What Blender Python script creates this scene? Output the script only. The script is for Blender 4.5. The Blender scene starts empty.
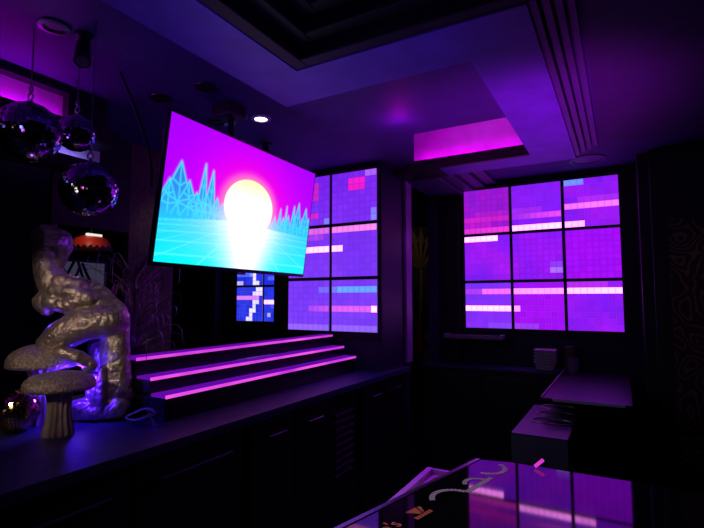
import bpy, bmesh, math, random
from mathutils import Vector, Matrix, noise
random.seed(7)
PI = math.pi
S = bpy.context.scene
COL = S.collection
V = Vector

# ------------------------------------------------------------------ helpers
def lin(c):
    c = c / 255.0
    return c / 12.92 if c <= 0.04045 else ((c + 0.055) / 1.055) ** 2.4
def rgb(r, g, b): return (lin(r), lin(g), lin(b))

def mat(name, col, rough=0.6, metal=0.0, var=0.15, scale=8.0, bump=0.0, bscale=60.0, spec=0.5, ior=1.5, coat=0.0, trans=0.0):
    m = bpy.data.materials.new(name); m.use_nodes = True
    nt = m.node_tree; b = nt.nodes['Principled BSDF']
    tc = nt.nodes.new('ShaderNodeTexCoord')
    n = nt.nodes.new('ShaderNodeTexNoise'); n.inputs['Scale'].default_value = scale; n.inputs['Detail'].default_value = 4
    r = nt.nodes.new('ShaderNodeValToRGB')
    lo = [max(0, c * (1 - var)) for c in col]; hi = [min(1, c * (1 + var)) for c in col]
    r.color_ramp.elements[0].color = (*lo, 1); r.color_ramp.elements[1].color = (*hi, 1)
    r.color_ramp.elements[0].position = .3; r.color_ramp.elements[1].position = .7
    nt.links.new(tc.outputs['Object'], n.inputs['Vector'])
    nt.links.new(n.outputs['Fac'], r.inputs['Fac']); nt.links.new(r.outputs['Color'], b.inputs['Base Color'])
    b.inputs['Roughness'].default_value = rough; b.inputs['Metallic'].default_value = metal
    b.inputs['IOR'].default_value = ior; b.inputs['Specular IOR Level'].default_value = spec
    b.inputs['Coat Weight'].default_value = coat; b.inputs['Coat Roughness'].default_value = .03
    b.inputs['Transmission Weight'].default_value = trans
    if bump:
        n2 = nt.nodes.new('ShaderNodeTexNoise'); n2.inputs['Scale'].default_value = bscale; n2.inputs['Detail'].default_value = 3
        bp = nt.nodes.new('ShaderNodeBump'); bp.inputs['Strength'].default_value = bump; bp.inputs['Distance'].default_value = .01
        nt.links.new(tc.outputs['Object'], n2.inputs['Vector'])
        nt.links.new(n2.outputs['Fac'], bp.inputs['Height']); nt.links.new(bp.outputs['Normal'], b.inputs['Normal'])
    return m

def emis(name, col, strength):
    m = bpy.data.materials.new(name); m.use_nodes = True
    nt = m.node_tree; nt.nodes.clear()
    o = nt.nodes.new('ShaderNodeOutputMaterial'); e = nt.nodes.new('ShaderNodeEmission')
    e.inputs['Color'].default_value = (*col, 1); e.inputs['Strength'].default_value = strength
    nt.links.new(e.outputs[0], o.inputs[0]); return m

def emis_attr(name, strength, gloss=0.0):
    m = bpy.data.materials.new(name); m.use_nodes = True
    nt = m.node_tree; b = nt.nodes['Principled BSDF']
    a = nt.nodes.new('ShaderNodeAttribute'); a.attribute_name = 'glow'
    b.inputs['Base Color'].default_value = (.004, .004, .006, 1); b.inputs['Roughness'].default_value = .35
    b.inputs['Specular IOR Level'].default_value = .25
    nt.links.new(a.outputs['Color'], b.inputs['Emission Color']); b.inputs['Emission Strength'].default_value = strength
    return m

MX = {}
def finish(o, label=None, cat=None, group=None, kind=None):
    if label: o['label'] = label
    if cat: o['category'] = cat
    if group: o['group'] = group
    if kind: o['kind'] = kind
    return o

def thing(name, label, cat, loc=(0, 0, 0), m=None, group=None):
    o = bpy.data.objects.new(name, None); COL.objects.link(o)
    mx = m if m is not None else Matrix.Translation(loc)
    o.matrix_basis = mx; MX[o.name] = mx.copy(); o.empty_display_size = .05
    return finish(o, label, cat, group)

def obj(name, bm, m, parent=None, smooth=False, loc=None):
    """link bmesh (world coordinates) as ONE object; children are stored in their parent's frame"""
    me = bpy.data.meshes.new(name)
    base = MX[parent.name] if parent is not None else Matrix.Identity(4)
    mx = Matrix.Identity(4)
    if loc is not None: mx = Matrix.Translation(base.inverted() @ V(loc))
    bm.transform((base @ mx).inverted())
    if smooth is not False:
        ang = math.radians(40 if smooth is True else smooth)
        bm.normal_update()
        for f in bm.faces: f.smooth = True
        for e in bm.edges:
            if len(e.link_faces) == 2:
                try:
                    if e.calc_face_angle() > ang: e.smooth = False
                except Exception: pass
    bm.to_mesh(me); bm.free()
    o = bpy.data.objects.new(name, me); COL.objects.link(o)
    for mm in (m if isinstance(m, (list, tuple)) else [m]): me.materials.append(mm)
    if parent is not None: o.parent = parent
    o.matrix_basis = mx; MX[o.name] = (base @ mx).copy()
    return o

def struct(name, bm, m): 
    o = obj(name, bm, m); o['kind'] = 'structure'; return o

def children(o): return [c for c in bpy.data.objects if c.parent == o]
def copy_tree(o, parent=None, shift=None, label=None, scale=None, rot=0):
    c = o.copy(); COL.objects.link(c)
    if parent is not None: c.parent = parent
    if shift is not None:
        c.matrix_basis = Matrix.Translation(shift) @ o.matrix_basis
        if rot: c.matrix_basis = c.matrix_basis @ Matrix.Rotation(rot, 4, 'Z')
        if scale: c.matrix_basis = c.matrix_basis @ Matrix.Diagonal((*scale, 1)) if isinstance(scale, tuple) else c.matrix_basis @ Matrix.Scale(scale, 4)
    if label: c['label'] = label
    MX[c.name] = c.matrix_basis.copy()
    for ch in children(o): copy_tree(ch, c)
    return c

B = bmesh.new
def box(bm, x0, y0, z0, x1, y1, z1, bev=0.0, mi=0, m=None):
    r = bmesh.ops.create_cube(bm, size=1)
    vs = r['verts']
    mm = Matrix.Translation(((x0 + x1) / 2, (y0 + y1) / 2, (z0 + z1) / 2)) @ Matrix.Diagonal((abs(x1 - x0), abs(y1 - y0), abs(z1 - z0), 1))
    bmesh.ops.transform(bm, matrix=mm, verts=vs)
    fs = set(f for v in vs for f in v.link_faces)
    for f in fs: f.material_index = mi
    if bev:
        es = list(set(e for v in vs for e in v.link_edges))
        rr = bmesh.ops.bevel(bm, geom=es, offset=bev, segments=2, affect='EDGES', profile=.6)
        vs = list(set(v for f in rr['faces'] for v in f.verts) | set(v for v in vs if v.is_valid))
    if m is not None: bmesh.ops.transform(bm, matrix=m, verts=[v for v in vs if v.is_valid])
    return bm

def bx(*a, **k): return box(B(), *a, **k)

def tube(bm, pts, rad, seg=10, mi=0, cap=True):
    pts = [V(p) for p in pts]
    rads = rad if isinstance(rad, (list, tuple)) else [rad] * len(pts)
    rings = []; prev = None
    for i, p in enumerate(pts):
        t = (pts[min(i + 1, len(pts) - 1)] - pts[max(i - 1, 0)]).normalized()
        if prev is None:
            a = V((0, 0, 1)) if abs(t.z) < .9 else V((1, 0, 0))
            n = t.cross(a).normalized()
        else:
            n = (prev - t * prev.dot(t))
            n = n.normalized() if n.length > 1e-6 else t.orthogonal().normalized()
        prev = n; b = t.cross(n)
        rings.append([bm.verts.new(p + (n * math.cos(2 * PI * k / seg) + b * math.sin(2 * PI * k / seg)) * rads[i]) for k in range(seg)])
    for i in range(len(rings) - 1):
        for k in range(seg):
            f = bm.faces.new((rings[i][k], rings[i][(k + 1) % seg], rings[i + 1][(k + 1) % seg], rings[i + 1][k])); f.material_index = mi
    if cap:
        f = bm.faces.new(list(reversed(rings[0]))); f.material_index = mi
        f = bm.faces.new(rings[-1]); f.material_index = mi
    return bm

def lathe(bm, c, prof, seg=32, mi=0, flute=None):
    """prof: list of (r, z). revolve round the vertical through c"""
    c = V(c); rings = []
    for i, (r, z) in enumerate(prof):
        if r < 1e-5: rings.append([bm.verts.new(c + V((0, 0, z)))])
        else:
            ring = []
            for k in range(seg):
                a = 2 * PI * k / seg
                rr = r * (flute(a, i) if flute else 1)
                ring.append(bm.verts.new(c + V((rr * math.cos(a), rr * math.sin(a), z))))
            rings.append(ring)
    for a, b in zip(rings, rings[1:]):
        for k in range(seg):
            va = a[k % len(a)]; vb = a[(k + 1) % seg % len(a)]; vc = b[(k + 1) % seg % len(b)]; vd = b[k % len(b)]
            l = []
            for v in (va, vb, vc, vd):
                if v not in l: l.append(v)
            if len(l) >= 3:
                f = bm.faces.new(l); f.material_index = mi
    return bm

def quad(bm, a, b, c, d, mi=0):
    f = bm.faces.new([bm.verts.new(V(p)) for p in (a, b, c, d)]); f.material_index = mi; return f

def prism(bm, poly, z0, z1, mi=0):
    lo = [bm.verts.new((x, y, z0)) for x, y in poly]; hi = [bm.verts.new((x, y, z1)) for x, y in poly]
    n = len(poly)
    bm.faces.new(list(reversed(lo))); bm.faces.new(hi)
    for i in range(n): bm.faces.new((lo[i], lo[(i + 1) % n], hi[(i + 1) % n], hi[i]))
    for f in bm.faces: f.material_index = mi
    return bm

# ------------------------------------------------------------------ camera
ZC = 1.62
FPX = 475.0; YAW = math.radians(29.54); PITCH = math.atan(36 / 475.0)
cam_d = bpy.data.cameras.new('camera'); cam = bpy.data.objects.new('camera', cam_d); COL.objects.link(cam)
cam_d.sensor_fit = 'HORIZONTAL'; cam_d.sensor_width = 36; cam_d.lens = FPX / 704 * 36; cam_d.clip_start = .02
cam.location = (0, 0, ZC); cam.rotation_euler = (PI / 2 + PITCH, 0, YAW)
S.camera = cam
S.view_settings.view_transform = 'Standard'
try: S.view_settings.look = 'None'
except Exception: pass
S.cycles.use_denoising = True
S.cycles.max_bounces = 8
S.cycles.sample_clamp_indirect = 3.0

w = bpy.data.worlds.new('world'); S.world = w; w.use_nodes = True
w.node_tree.nodes['Background'].inputs[0].default_value = (.25, .1, .9, 1)
w.node_tree.nodes['Background'].inputs[1].default_value = .0025

# ------------------------------------------------------------------ materials
M_wall = mat('dark_wall_paint', (.012, .010, .02), .55, bump=.15, bscale=90, spec=.3)
M_wall2 = mat('navy_wall_paint', (.02, .018, .045), .5, bump=.1, bscale=90, spec=.35)
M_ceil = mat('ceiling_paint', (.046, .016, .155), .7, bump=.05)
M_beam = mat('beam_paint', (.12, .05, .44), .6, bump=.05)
M_mould = mat('moulding_paint', (.07, .045, .15), .5)
M_black = mat('matte_black', (.008, .008, .010), .5)
M_coffer = mat('coffer_black', (.006, .0055, .009), .6, spec=.25)
M_cove = mat('cove_paint', (.62, .6, .65), .7)
M_floor = mat('dark_floor', (.03, .022, .018), .4, scale=3, var=.4)
M_counter = mat('counter_laminate', (.03, .03, .11), .48, var=.3, scale=25, spec=.6)
M_cab = mat('cooler_black', (.012, .012, .016), .4)
M_handle = mat('brushed_metal', (.35, .35, .4), .35, 1.0)
M_handle2 = mat('dark_ring_metal', (.07, .07, .09), .3, 1.0)
M_steel = mat('stainless_steel', (.4, .4, .43), .36, 1.0, bump=.05, bscale=200)
M_steeld = mat('dull_steel', (.16, .16, .18), .5, .6)
M_bar = mat('bar_gloss_black', (.004, .004, .006), .045, ior=1.75, spec=.6)
M_frame = mat('led_frame_black', (.006, .006, .008), .6)
M_tvb = mat('tv_bezel_black', (.01, .01, .012), .3)
M_riser = mat('riser_black', (.010, .009, .014), .3)
M_statue = mat('silver_bronze_paint', (.5, .43, .38), .36, .7, var=.35, scale=14, bump=.7, bscale=55)
M_cap = mat('mushroom_silver', (.5, .43, .36), .42, .6, var=.4, scale=90, bump=1.0, bscale=110)
M_stem = mat('mushroom_stem_silver', (.48, .40, .36), .45, .5, var=.3, scale=20)
M_mirror = mat('mirror_tile', (.62, .6, .66), .04, 1.0, var=.1)
M_mirrorg = mat('gold_mirror_tile', (.75, .5, .22), .06, 1.0, var=.15)
M_balls = mat('ball_core', (.012, .01, .014), .5)
M_chain = mat('chain_metal', (.4, .38, .42), .3, 1.0)
M_leaf = mat('dark_leaf', (.22, .13, .22), .4, var=.4, scale=10)
M_pot = mat('black_pot', (.012, .01, .012), .35)
M_cream = mat('plate_white', (.6, .58, .56), .5)
M_glass = mat('clear_glass', (.8, .8, .85), .05, 0, trans=.9)
M_brownbox = mat('brown_card', (.10, .05, .03), .6)
M_cable = mat('cable_grey', (.25, .22, .26), .5)
M_cableb = mat('cable_black', (.01, .01, .012), .5)
M_orange = mat('print_orange', (.75, .22, .03), .5, var=.05)
M_white = mat('print_white', (.6, .58, .6), .5, var=.05)
M_mat = mat('bar_mat_gloss', (.006, .006, .008), .12, spec=.5)

def wallpaper():
    m = bpy.data.materials.new('scroll_wallpaper'); m.use_nodes = True
    nt = m.node_tree; b = nt.nodes['Principled BSDF']
    tc = nt.nodes.new('ShaderNodeTexCoord')
    n = nt.nodes.new('ShaderNodeTexNoise'); n.inputs['Scale'].default_value = 7; n.inputs['Detail'].default_value = .5
    mu = nt.nodes.new('ShaderNodeMath'); mu.operation = 'MULTIPLY'; mu.inputs[1].default_value = 52
    sn = nt.nodes.new('ShaderNodeMath'); sn.operation = 'SINE'
    r = nt.nodes.new('ShaderNodeValToRGB')
    r.color_ramp.elements[0].position = .35; r.color_ramp.elements[1].position = .75
    r.color_ramp.elements[0].color = (.016, .010, .012, 1); r.color_ramp.elements[1].color = (.16, .09, .06, 1)
    L = nt.links.new
    L(tc.outputs['Object'], n.inputs['Vector']); L(n.outputs['Fac'], mu.inputs[0]); L(mu.outputs[0], sn.inputs[0])
    L(sn.outputs[0], r.inputs['Fac']); L(r.outputs['Color'], b.inputs['Base Color'])
    b.inputs['Roughness'].default_value = .5
    return m
M_wp = wallpaper()
M_brown = mat('brown_textured_wallpaper', (.12, .085, .055), .6, var=.45, scale=38, bump=.5, bscale=70)

# ------------------------------------------------------------------ setting: floor, walls
struct('floor', bx(-6.6, -2.6, -.1, 2.2, 7.2, 0), M_floor)
struct('wall_left', bx(-6.7, -2.6, 0, -6.55, 7.2, 3.2), M_wall)
struct('wall_behind', bx(-6.6, -2.75, 0, 2.2, -2.6, 3.2), M_wall)
struct('wall_right', bx(2.2, -2.6, 0, 2.35, 7.2, 3.2), M_wall)
struct('wall_mural', bx(-6.6, 5.85, 0, 2.2, 6.0, 3.2), mat('mural_wall_brown', (.10, .06, .045), .6, var=.3))
# wall carrying the right video wall, and the stretch left of the doorway
wb = B(); box(wb, -1.57, 4.26, 0, 2.2, 4.42, 2.95)
struct('wall_back', wb, M_wall2)
struct('wall_rear_room', bx(-6.55, 4.26, 0, -2.45, 4.42, 2.95), M_wall2)
wd = B(); box(wd, -2.45, 4.26, 2.35, -1.57, 4.42, 2.95)
struct('wall_lintel', wd, M_wall)
tr = B(); box(tr, -1.565, 4.205, 0, -1.47, 4.26, 2.56, .006); struct('trim_1', tr, M_mould)
tr = B(); box(tr, -1.40, 4.215, 1.0, -1.27, 4.26, 2.56, .006); struct('trim_2', tr, M_black)
# block with the left video wall (end of the back bar)
bk = B(); box(bk, -2.53, 3.14, 1.101, -1.53, 3.66, 2.95); box(bk, -2.53, 3.545, 0, -1.53, 3.66, 1.101); struct('wall_partition', bk, M_wall2)
tr = B(); box(tr, -1.53, 3.55, 1.12, -1.505, 3.665, 2.64, .004); struct('trim_3', tr, mat('jamb_violet_glow', (.4, .28, .5), .5))  # violet light on the jamb put into its paler colour
# wallpaper pier right of the right video wall
pr = B(); box(pr, .27, 3.86, 0, 2.2, 4.26, 2.70); struct('wall_pier', pr, M_wall)
struct('wall_pier_paper', bx(.292, 3.845, .3, 2.15, 3.86, 2.17), M_wp)
tr = B(); box(tr, .13, 3.98, 0, .27, 4.26, 2.70, .005); box(tr, .20, 3.90, 0, .27, 3.98, 2.7, .005); struct('trim_5', tr, M_black)
# brown papered column behind the statue and header over the pass-through
struct('wall_column', bx(-2.84, 1.97, 0, -2.80, 2.33, 2.66), M_brown)
struct('trim_23', bx(-2.84, 1.48, 2.06, -2.80, 1.968, 2.66), M_black)  # black sheet in place of the shade beside the column
struct('ceiling_back', bx(-2.88, 1.475, 2.66, -2.62, 3.14, 2.79), M_ceil)
hd = B()
box(hd, -2.5, -2.6, 2.30, -2.36, 1.475, 2.62)      # core
struct('wall_header', hd, M_cove)
ht = B(); box(ht, -2.62, -2.6, 2.62, -2.30, 1.475, 2.95); struct('trim_22', ht, M_wall)
hb = B()
box(hb, -2.36, -2.6, 2.395, -2.20, 1.475, 2.46)        # ledge hiding the upper strip
box(hb, -2.36, 1.275, 2.46, -2.31, 1.475, 2.62)        # dark end block
box(hb, -2.36, -2.6, 2.24, -2.22, 1.475, 2.295)        # lower ledge
struct('trim_6', hb, M_black)

# ------------------------------------------------------------------ ceiling
Z1, Z2, Z3 = 2.66, 2.60, 2.68
ce = B()
box(ce, -2.62, -2.6, Z1, -1.45, 2.73, 2.97); box(ce, -2.62, 2.73, Z1, -1.53, 3.14, 2.97)            # over back bar
box(ce, -1.45, 1.88, Z1, -.45, 2.73, 2.97)              # inside the beam ring
box(ce, -.45, 1.9, 2.66, -.22, 3.6, 2.97)
prism(ce, [(-1.53, 2.73), (-1.10, 2.73), (-1.41, 3.50), (-1.53, 3.50)], Z1, 3.1)             # left of light slot
box(ce, -.52, 2.73, Z1, -.45, 3.47, 2.97)
box(ce, -1.53, 3.57, Z3, 2.2, 4.26, 2.97)               # strip next to the wall
pass                # right-hand ceiling
box(ce, -.22, 1.62, Z3, -.09, 3.57, 2.97)
box(ce, -6.6, 3.14, 2.8, -2.53, 5.85, 2.97)             # rear room
box(ce, -6.6, -2.6, 2.8, -2.62, 3.14, 2.97)
box(ce, -2.53, 3.66, 2.7, -1.53, 5.85, 2.97)
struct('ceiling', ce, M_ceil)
struct('ceiling_right', bx(-.09, 1.62, Z3, 2.2, 3.57, 2.97), mat('ceiling_shade_tint', (.045, .03, .10), .7))  # shade on the right-hand side put into its own duller colour
cs = B()
quad(cs, (-1.42, 3.47, 2.60), (-.5, 3.47, 2.60), (-.5, 3.47, 3.10), (-1.42, 3.47, 3.10))
quad(cs, (-1.42, 2.70, 3.10), (-.5, 2.70, 3.10), (-.5, 3.47, 3.10), (-1.42, 3.47, 3.10))
struct('wall_cove', cs, M_cove)
# beams (bottoms at Z2)
b1 = B()
box(b1, -1.45, -2.6, Z2, -1.18, 1.88, 2.97)             # along the back bar
box(b1, -1.18, 1.60, Z2, -.24, 1.88, 2.97)              # across
box(b1, -.505, 1.88, Z2, -.24, 3.58, 2.66)              # right leg
box(b1, -1.15, 3.36, Z2, -.24, 3.58, 2.645)             # far leg
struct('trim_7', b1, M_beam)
lp_ = bx(-1.42, 3.325, 2.60, -.505, 3.362, 2.675); box(lp_, -1.53, 3.362, 2.595, -1.15, 3.58, 2.645); struct('trim_8', lp_, M_black)   # black lip hiding the cove strip; left part paints the beam's shaded end black
# stepped mouldings on the right side of the right leg
for i in range(4):
    x0 = -.24 + i * .036
    m_ = B(); box(m_, x0, 1.60, 2.612 + i * .017, x0 + .030, 3.56, 2.70, .004)
    struct('trim_%d' % (9 + i), m_, M_mould)
# stepped soffit over the passage at the far left
for i in range(4):
    m_ = B(); x1 = -1.22 + i * .10
    box(m_, -1.53 if i == 0 else x1 - .10, 3.585, 2.585 + i * .022, x1 - .012, 4.255, 2.72, .004)
    struct('trim_%d' % (13 + i), m_, M_mould)
# coffer over the camera: stepped, black
for i in range(4):
    m_ = B(); o0 = .075 * i; o1 = .075 * (i + 1); z = 2.604 + .055 * i
    box(m_, -1.18 + o0, -2.6, z, -1.18 + o1 - .012, 1.60 - o0, z + .3, .006)
    box(m_, -1.18 + o1 - .012, 1.60 - o1 + .012, z, 2.2, 1.60 - o0, z + .3, .006)
    struct('trim_%d' % (17 + i), m_, M_coffer)
struct('ceiling_coffer', bx(-1.2, -2.6, 2.97, 2.2, 1.62, 3.1), M_coffer)

# cove light strips (real lit strips on the ledges)
E_mag = emis('magenta_strip', (.9, .0, 1.0), 19.0)
E_mag2 = emis('magenta_strip_left', (.66, .0, 1.0), 20)
E_lav = emis('lavender_strip', (.30, .20, 1.0), 12.0)
ls = obj('cove_light_strip', bx(-1.38, 3.372, 2.648, -.54, 3.40, 2.656), E_mag)
finish(ls, 'magenta light strip hidden behind the black lip of the ceiling cove', 'light strip')
ls = obj('cove_light_strip', bx(-2.34, -1.2, 2.462, -2.315, 1.25, 2.47), E_mag2)
finish(ls, 'violet light strip on the upper ledge above the mirror balls', 'light strip')
ls = obj('cove_light_strip', bx(-2.345, -1.0, 2.297, -2.32, 1.38, 2.304), E_lav)
finish(ls, 'lavender light strip on the lower ledge behind the mirror balls', 'light strip')

# ------------------------------------------------------------------ video walls
E_led = emis_attr('led_pixels', 1.18)
def jitter(c, a):
    k = 1 + random.uniform(-a, a)
    return tuple(max(0, x * k) for x in c)
def video_wall(name, label, x0, y, z0, ncol, nrow, grid, tile=.410, pitch=.415, frame=True, ext=(.03, .03, .03, .03), gap=.013):
    """x0: left edge of the tile grid, z0: bottom edge"""
    W = ncol * pitch; H = nrow * pitch
    t = thing(name, label, 'video wall', (x0 + W / 2, y, z0))
    fr = B(); l, r, b, u = ext
    box(fr, x0 - l, y - .012, z0 - b, x0 + W + r, y + .008, z0 + H + u, .002)
    obj('frame', fr, M_frame, t)
    n = 8; g = tile / n
    for R in range(nrow):
        for Cc in range(ncol):
            bm = B(); lay = bm.loops.layers.float_color.new('glow')
            tx = x0 + Cc * pitch + gap; tz = z0 + (nrow - 1 - R) * pitch + gap
            tl = pitch - 2 * gap; g = tl / n
            box(bm, tx, y - .020, tz, tx + tl, y - .013, tz + tl)
            avg = [0, 0, 0]
            for j in range(n):
                for i in range(n):
                    c = grid[R * n + j][Cc * n + i]
                    avg = [p + min(q, .35 if qi == 1 else 1) / 64 for qi, (p, q) in enumerate(zip(avg, c))]
            for f in bm.faces:
                for lp in f.loops: lp[lay] = (*[a * .62 for a in avg], 1)
            for j in range(n):
                for i in range(n):
                    c = grid[R * n + j][Cc * n + i]
                    e = .0009
                    ax = tx + i * g + e; bx_ = tx + (i + 1) * g - e
                    az = tz + tl - (j + 1) * g + e; bz = tz + tl - j * g - e
                    # each lit cell: brighter core, softer rim
                    f = quad(bm, (ax, y - .0206, az), (bx_, y - .0206, az), (bx_, y - .0206, bz), (ax, y - .0206, bz))
                    for lp in f.loops: lp[lay] = (*[min(5, a * .95) for a in c], 1)
                    q = g * .2
                    f = quad(bm, (ax + q, y - .0211, az + q), (bx_ - q, y - .0211, az + q), (bx_ - q, y - .0211, bz - q), (ax + q, y - .0211, bz - q))
                    for lp in f.loops: lp[lay] = (*[min(5, a * 1.04) for a in c], 1)
            obj('led_tile', bm, E_led, t)
    return t

def mix(a, b, t): return tuple(x + (y - x) * t for x, y in zip(a, b))
PUR = rgb(132, 26, 240); VIO = rgb(104, 22, 232); MAGP = rgb(168, 14, 214); PINK = rgb(255, 80, 245); HOT = (3.0, .72, 2.9)
# right wall, 24 x 24
G = [[None] * 24 for _ in range(24)]
for r in range(24):
    for c in range(24):
        n = noise.noise((c * .22, r * .22, 3.1)) * .5 + .5
        n2 = noise.noise((c * .5, r * .5, 8.7)) * .5 + .5
        k = mix(VIO, rgb(160, 20, 232), max(0, min(1, n * 1.3 - .1)))
        T = (r // 8, c // 8)
        if T == (0, 0): k = mix(rgb(124, 24, 204), rgb(156, 18, 196), n2)
        if T == (1, 2) or T == (2, 1): k = mix(rgb(138, 14, 236), rgb(166, 10, 230), n)
        if T == (2, 0): k = mix(k, rgb(112, 50, 240), .6)
        if T == (0, 1): k = mix(k, rgb(118, 26, 238), .5)
        G[r][c] = jitter(k, .07)
def strip(G, r, c0, c1, col, a=1, fade=None):
    for i, c in enumerate(range(c0, c1)):
        t = a if fade is None else fade[0] + (fade[1] - fade[0]) * i / max(1, c1 - c0 - 1)
        G[r][c] = jitter(mix(G[r][c], col, t), .05)
strip(G, 5, 0, 8, rgb(250, 40, 190), .38); strip(G, 4, 2, 8, rgb(250, 40, 190), .15)
strip(G, 5, 8, 16, PINK, fade=(.15, .7)); strip(G, 4, 8, 13, PINK, .12)
strip(G, 4, 16, 24, rgb(255, 120, 250), fade=(.75, 1)); strip(G, 3, 18, 24, PINK, .15)
strip(G, 7, 0, 8, rgb(255, 60, 215), fade=(.5, .75)); strip(G, 6, 0, 5, rgb(230, 30, 200), .3)
strip(G, 7, 8, 16, HOT, fade=(.85, 1)); strip(G, 7, 16, 19, (2.6, .55, 2.6), 1)
strip(G, 0, 16, 19, rgb(90, 150, 255), .8)
strip(G, 8, 0, 6, HOT, 1)
strip(G, 14, 14, 16, rgb(170, 120, 250), .7); strip(G, 13, 14, 16, rgb(150, 80, 250), .4)
strip(G, 17, 0, 3, PINK, .25); strip(G, 17, 3, 8, rgb(255, 110, 245), .85)
strip(G, 17, 8, 16, (2.2, .38, 2.2), fade=(.85, 1)); strip(G, 17, 16, 24, HOT, fade=(.8, .95))
strip(G, 16, 16, 22, PINK, .2); strip(G, 20, 0, 8, HOT, 1); strip(G, 20, 8, 9, (2.2, .4, 2.2), 1)
strip(G, 23, 4, 12, rgb(150, 90, 250), .3)
video_wall('video_wall', 'nine tile purple pixel video wall on the far right wall', -1.238, 4.26, 1.362, 3, 3, G, pitch=.4195, ext=(.05, .09, .05, .06))

# left wall, 16 x 24
G = [[None] * 16 for _ in range(24)]
for r in range(24):
    for c in range(16):
        n = noise.noise((c * .2, r * .2, 13.1)) * .5 + .5
        top = mix(rgb(108, 28, 222), rgb(120, 38, 232), n); bot = mix(rgb(106, 50, 236), rgb(126, 62, 240), n)
        G[r][c] = jitter(mix(top, bot, min(1, r / 20)), .07)
for r in (1, 2, 3):
    strip(G, r, 4, 6, rgb(225, 30, 170), .6)
for r in (1, 2): strip(G, r, 11, 14, rgb(240, 24, 190), .85)
strip(G, 0, 14, 16, rgb(235, 160, 255), .28)
strip(G, 6, 4, 6, rgb(230, 30, 170), .6); strip(G, 7, 7, 8, rgb(120, 160, 255), .5)
strip(G, 6, 15, 16, rgb(130, 150, 250), .5); strip(G, 7, 15, 16, rgb(130, 150, 250), .6)
strip(G, 8, 3, 8, rgb(235, 110, 215), .7); strip(G, 9, 3, 7, rgb(220, 80, 215), .3)
strip(G, 8, 8, 16, rgb(255, 135, 225), fade=(.8, .9))
strip(G, 11, 2, 8, HOT, 1); strip(G, 11, 8, 10, HOT, .95)
strip(G, 17, 6, 8, rgb(110, 140, 250), .4); strip(G, 17, 8, 9, rgb(100, 150, 255), .5); strip(G, 17, 9, 16, rgb(96, 170, 255), .85)
strip(G, 20, 4, 8, rgb(220, 90, 230), fade=(.3, .6)); strip(G, 20, 8, 15, rgb(235, 100, 235), .75); strip(G, 20, 15, 16, HOT, 1)
for c in range(16): G[23][c] = mix(G[23][c], rgb(170, 130, 250), .4)
video_wall('video_wall', 'six tile violet pixel video wall at the end of the back bar', -2.375, 3.139, 1.37, 2, 3, G, ext=(.13, .02, .04, .05))

# far blue wall, 24 x 24 on the rear room wall (seen under the television)
G = [[None] * 24 for _ in range(24)]
for r in range(24):
    for c in range(24):
        n = noise.noise((c * .3, r * .3, 23.1)) * .5 + .5
        G[r][c] = jitter(mix(rgb(14, 26, 190), rgb(44, 62, 230), n), .15)
WH = rgb(225, 215, 255); PK = rgb(220, 130, 245)
for r, cs_ in {16: (6, 7), 17: (5, 6, 7), 19: (5, 6), 20: (5,), 21: (4, 5), 22: (4,), 23: (3, 4), 15: (5, 6), 14: (5,), 13: (4, 5), 12: (4, 3), 11: (3, 2)}.items():
    for c in cs_: G[r][c] = jitter(WH, .1)
strip(G, 18, 0, 7, PK, .9); strip(G, 13, 0, 5, rgb(70, 110, 255), .8); strip(G, 15, 0, 2, WH, .6)
strip(G, 19, 8, 11, HOT, 1); strip(G, 22, 9, 10, WH, .5); strip(G, 20, 10, 12, rgb(90, 100, 250), .5); strip(G, 14, 9, 11, rgb(90, 100, 250), .7)
video_wall('video_wall', 'small blue pixel video wall seen far off under the television', -3.985, 4.26, 1.365, 3, 3, G, ext=(.04, .04, .04, .04))
# pilaster that catches its light
struct('trim_21', bx(-4.62, 4.12, 0, -4.20, 4.26, 2.8), M_wall2)

# ------------------------------------------------------------------ television
TW, TH = 1.10, 1.10 * 9 / 16
a_, t_ = -.033, .136
cen = V((-1.634, 1.831, 2.084))
wv = V((math.sin(a_), math.cos(a_), 0)); nv = V((math.cos(a_) * math.cos(t_), -math.sin(a_) * math.cos(t_), -math.sin(t_))); uv = nv.cross(wv)
TM = Matrix.Translation(cen) @ Matrix((wv, uv, nv)).transposed().to_4x4()
tv = thing('television', 'large flat television hung from the ceiling showing a neon sunset over mountains', 'television', m=TM)
bm = bx(-TW / 2 - .012, -TH / 2 - .018, -.022, TW / 2 + .012, TH / 2 + .012, -.002, .004); bm.transform(TM); obj('bezel', bm, M_tvb, tv)
bm = bx(-.30, -.24, -.070, .34, .20, -.023, .01); bm.transform(TM); obj('back_cover', bm, M_tvb, tv)
bm = bx(-.03, -TH / 2 - .030, -.02, .03, -TH / 2 - .0185, -.004, .002); bm.transform(TM); obj('sensor_bump', bm, M_handle, tv)

def seg_d(px, py, ax, ay, bx_, by):
    dx, dy = bx_ - ax, by - ay; L = dx * dx + dy * dy
    t = 0 if L == 0 else max(0, min(1, ((px - ax) * dx + (py - ay) * dy) / L))
    return math.hypot(px - ax - t * dx, py - ay - t * dy)
rt = random.Random(5)
HZ = .635
def ridge(x0, x1, n, hmax, spikes):
    pts = []
    for i in range(n + 1):
        x = x0 + (x1 - x0) * i / n
        pts.append([x, HZ - hmax * (.35 + .5 * rt.random())])
    return pts
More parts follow.
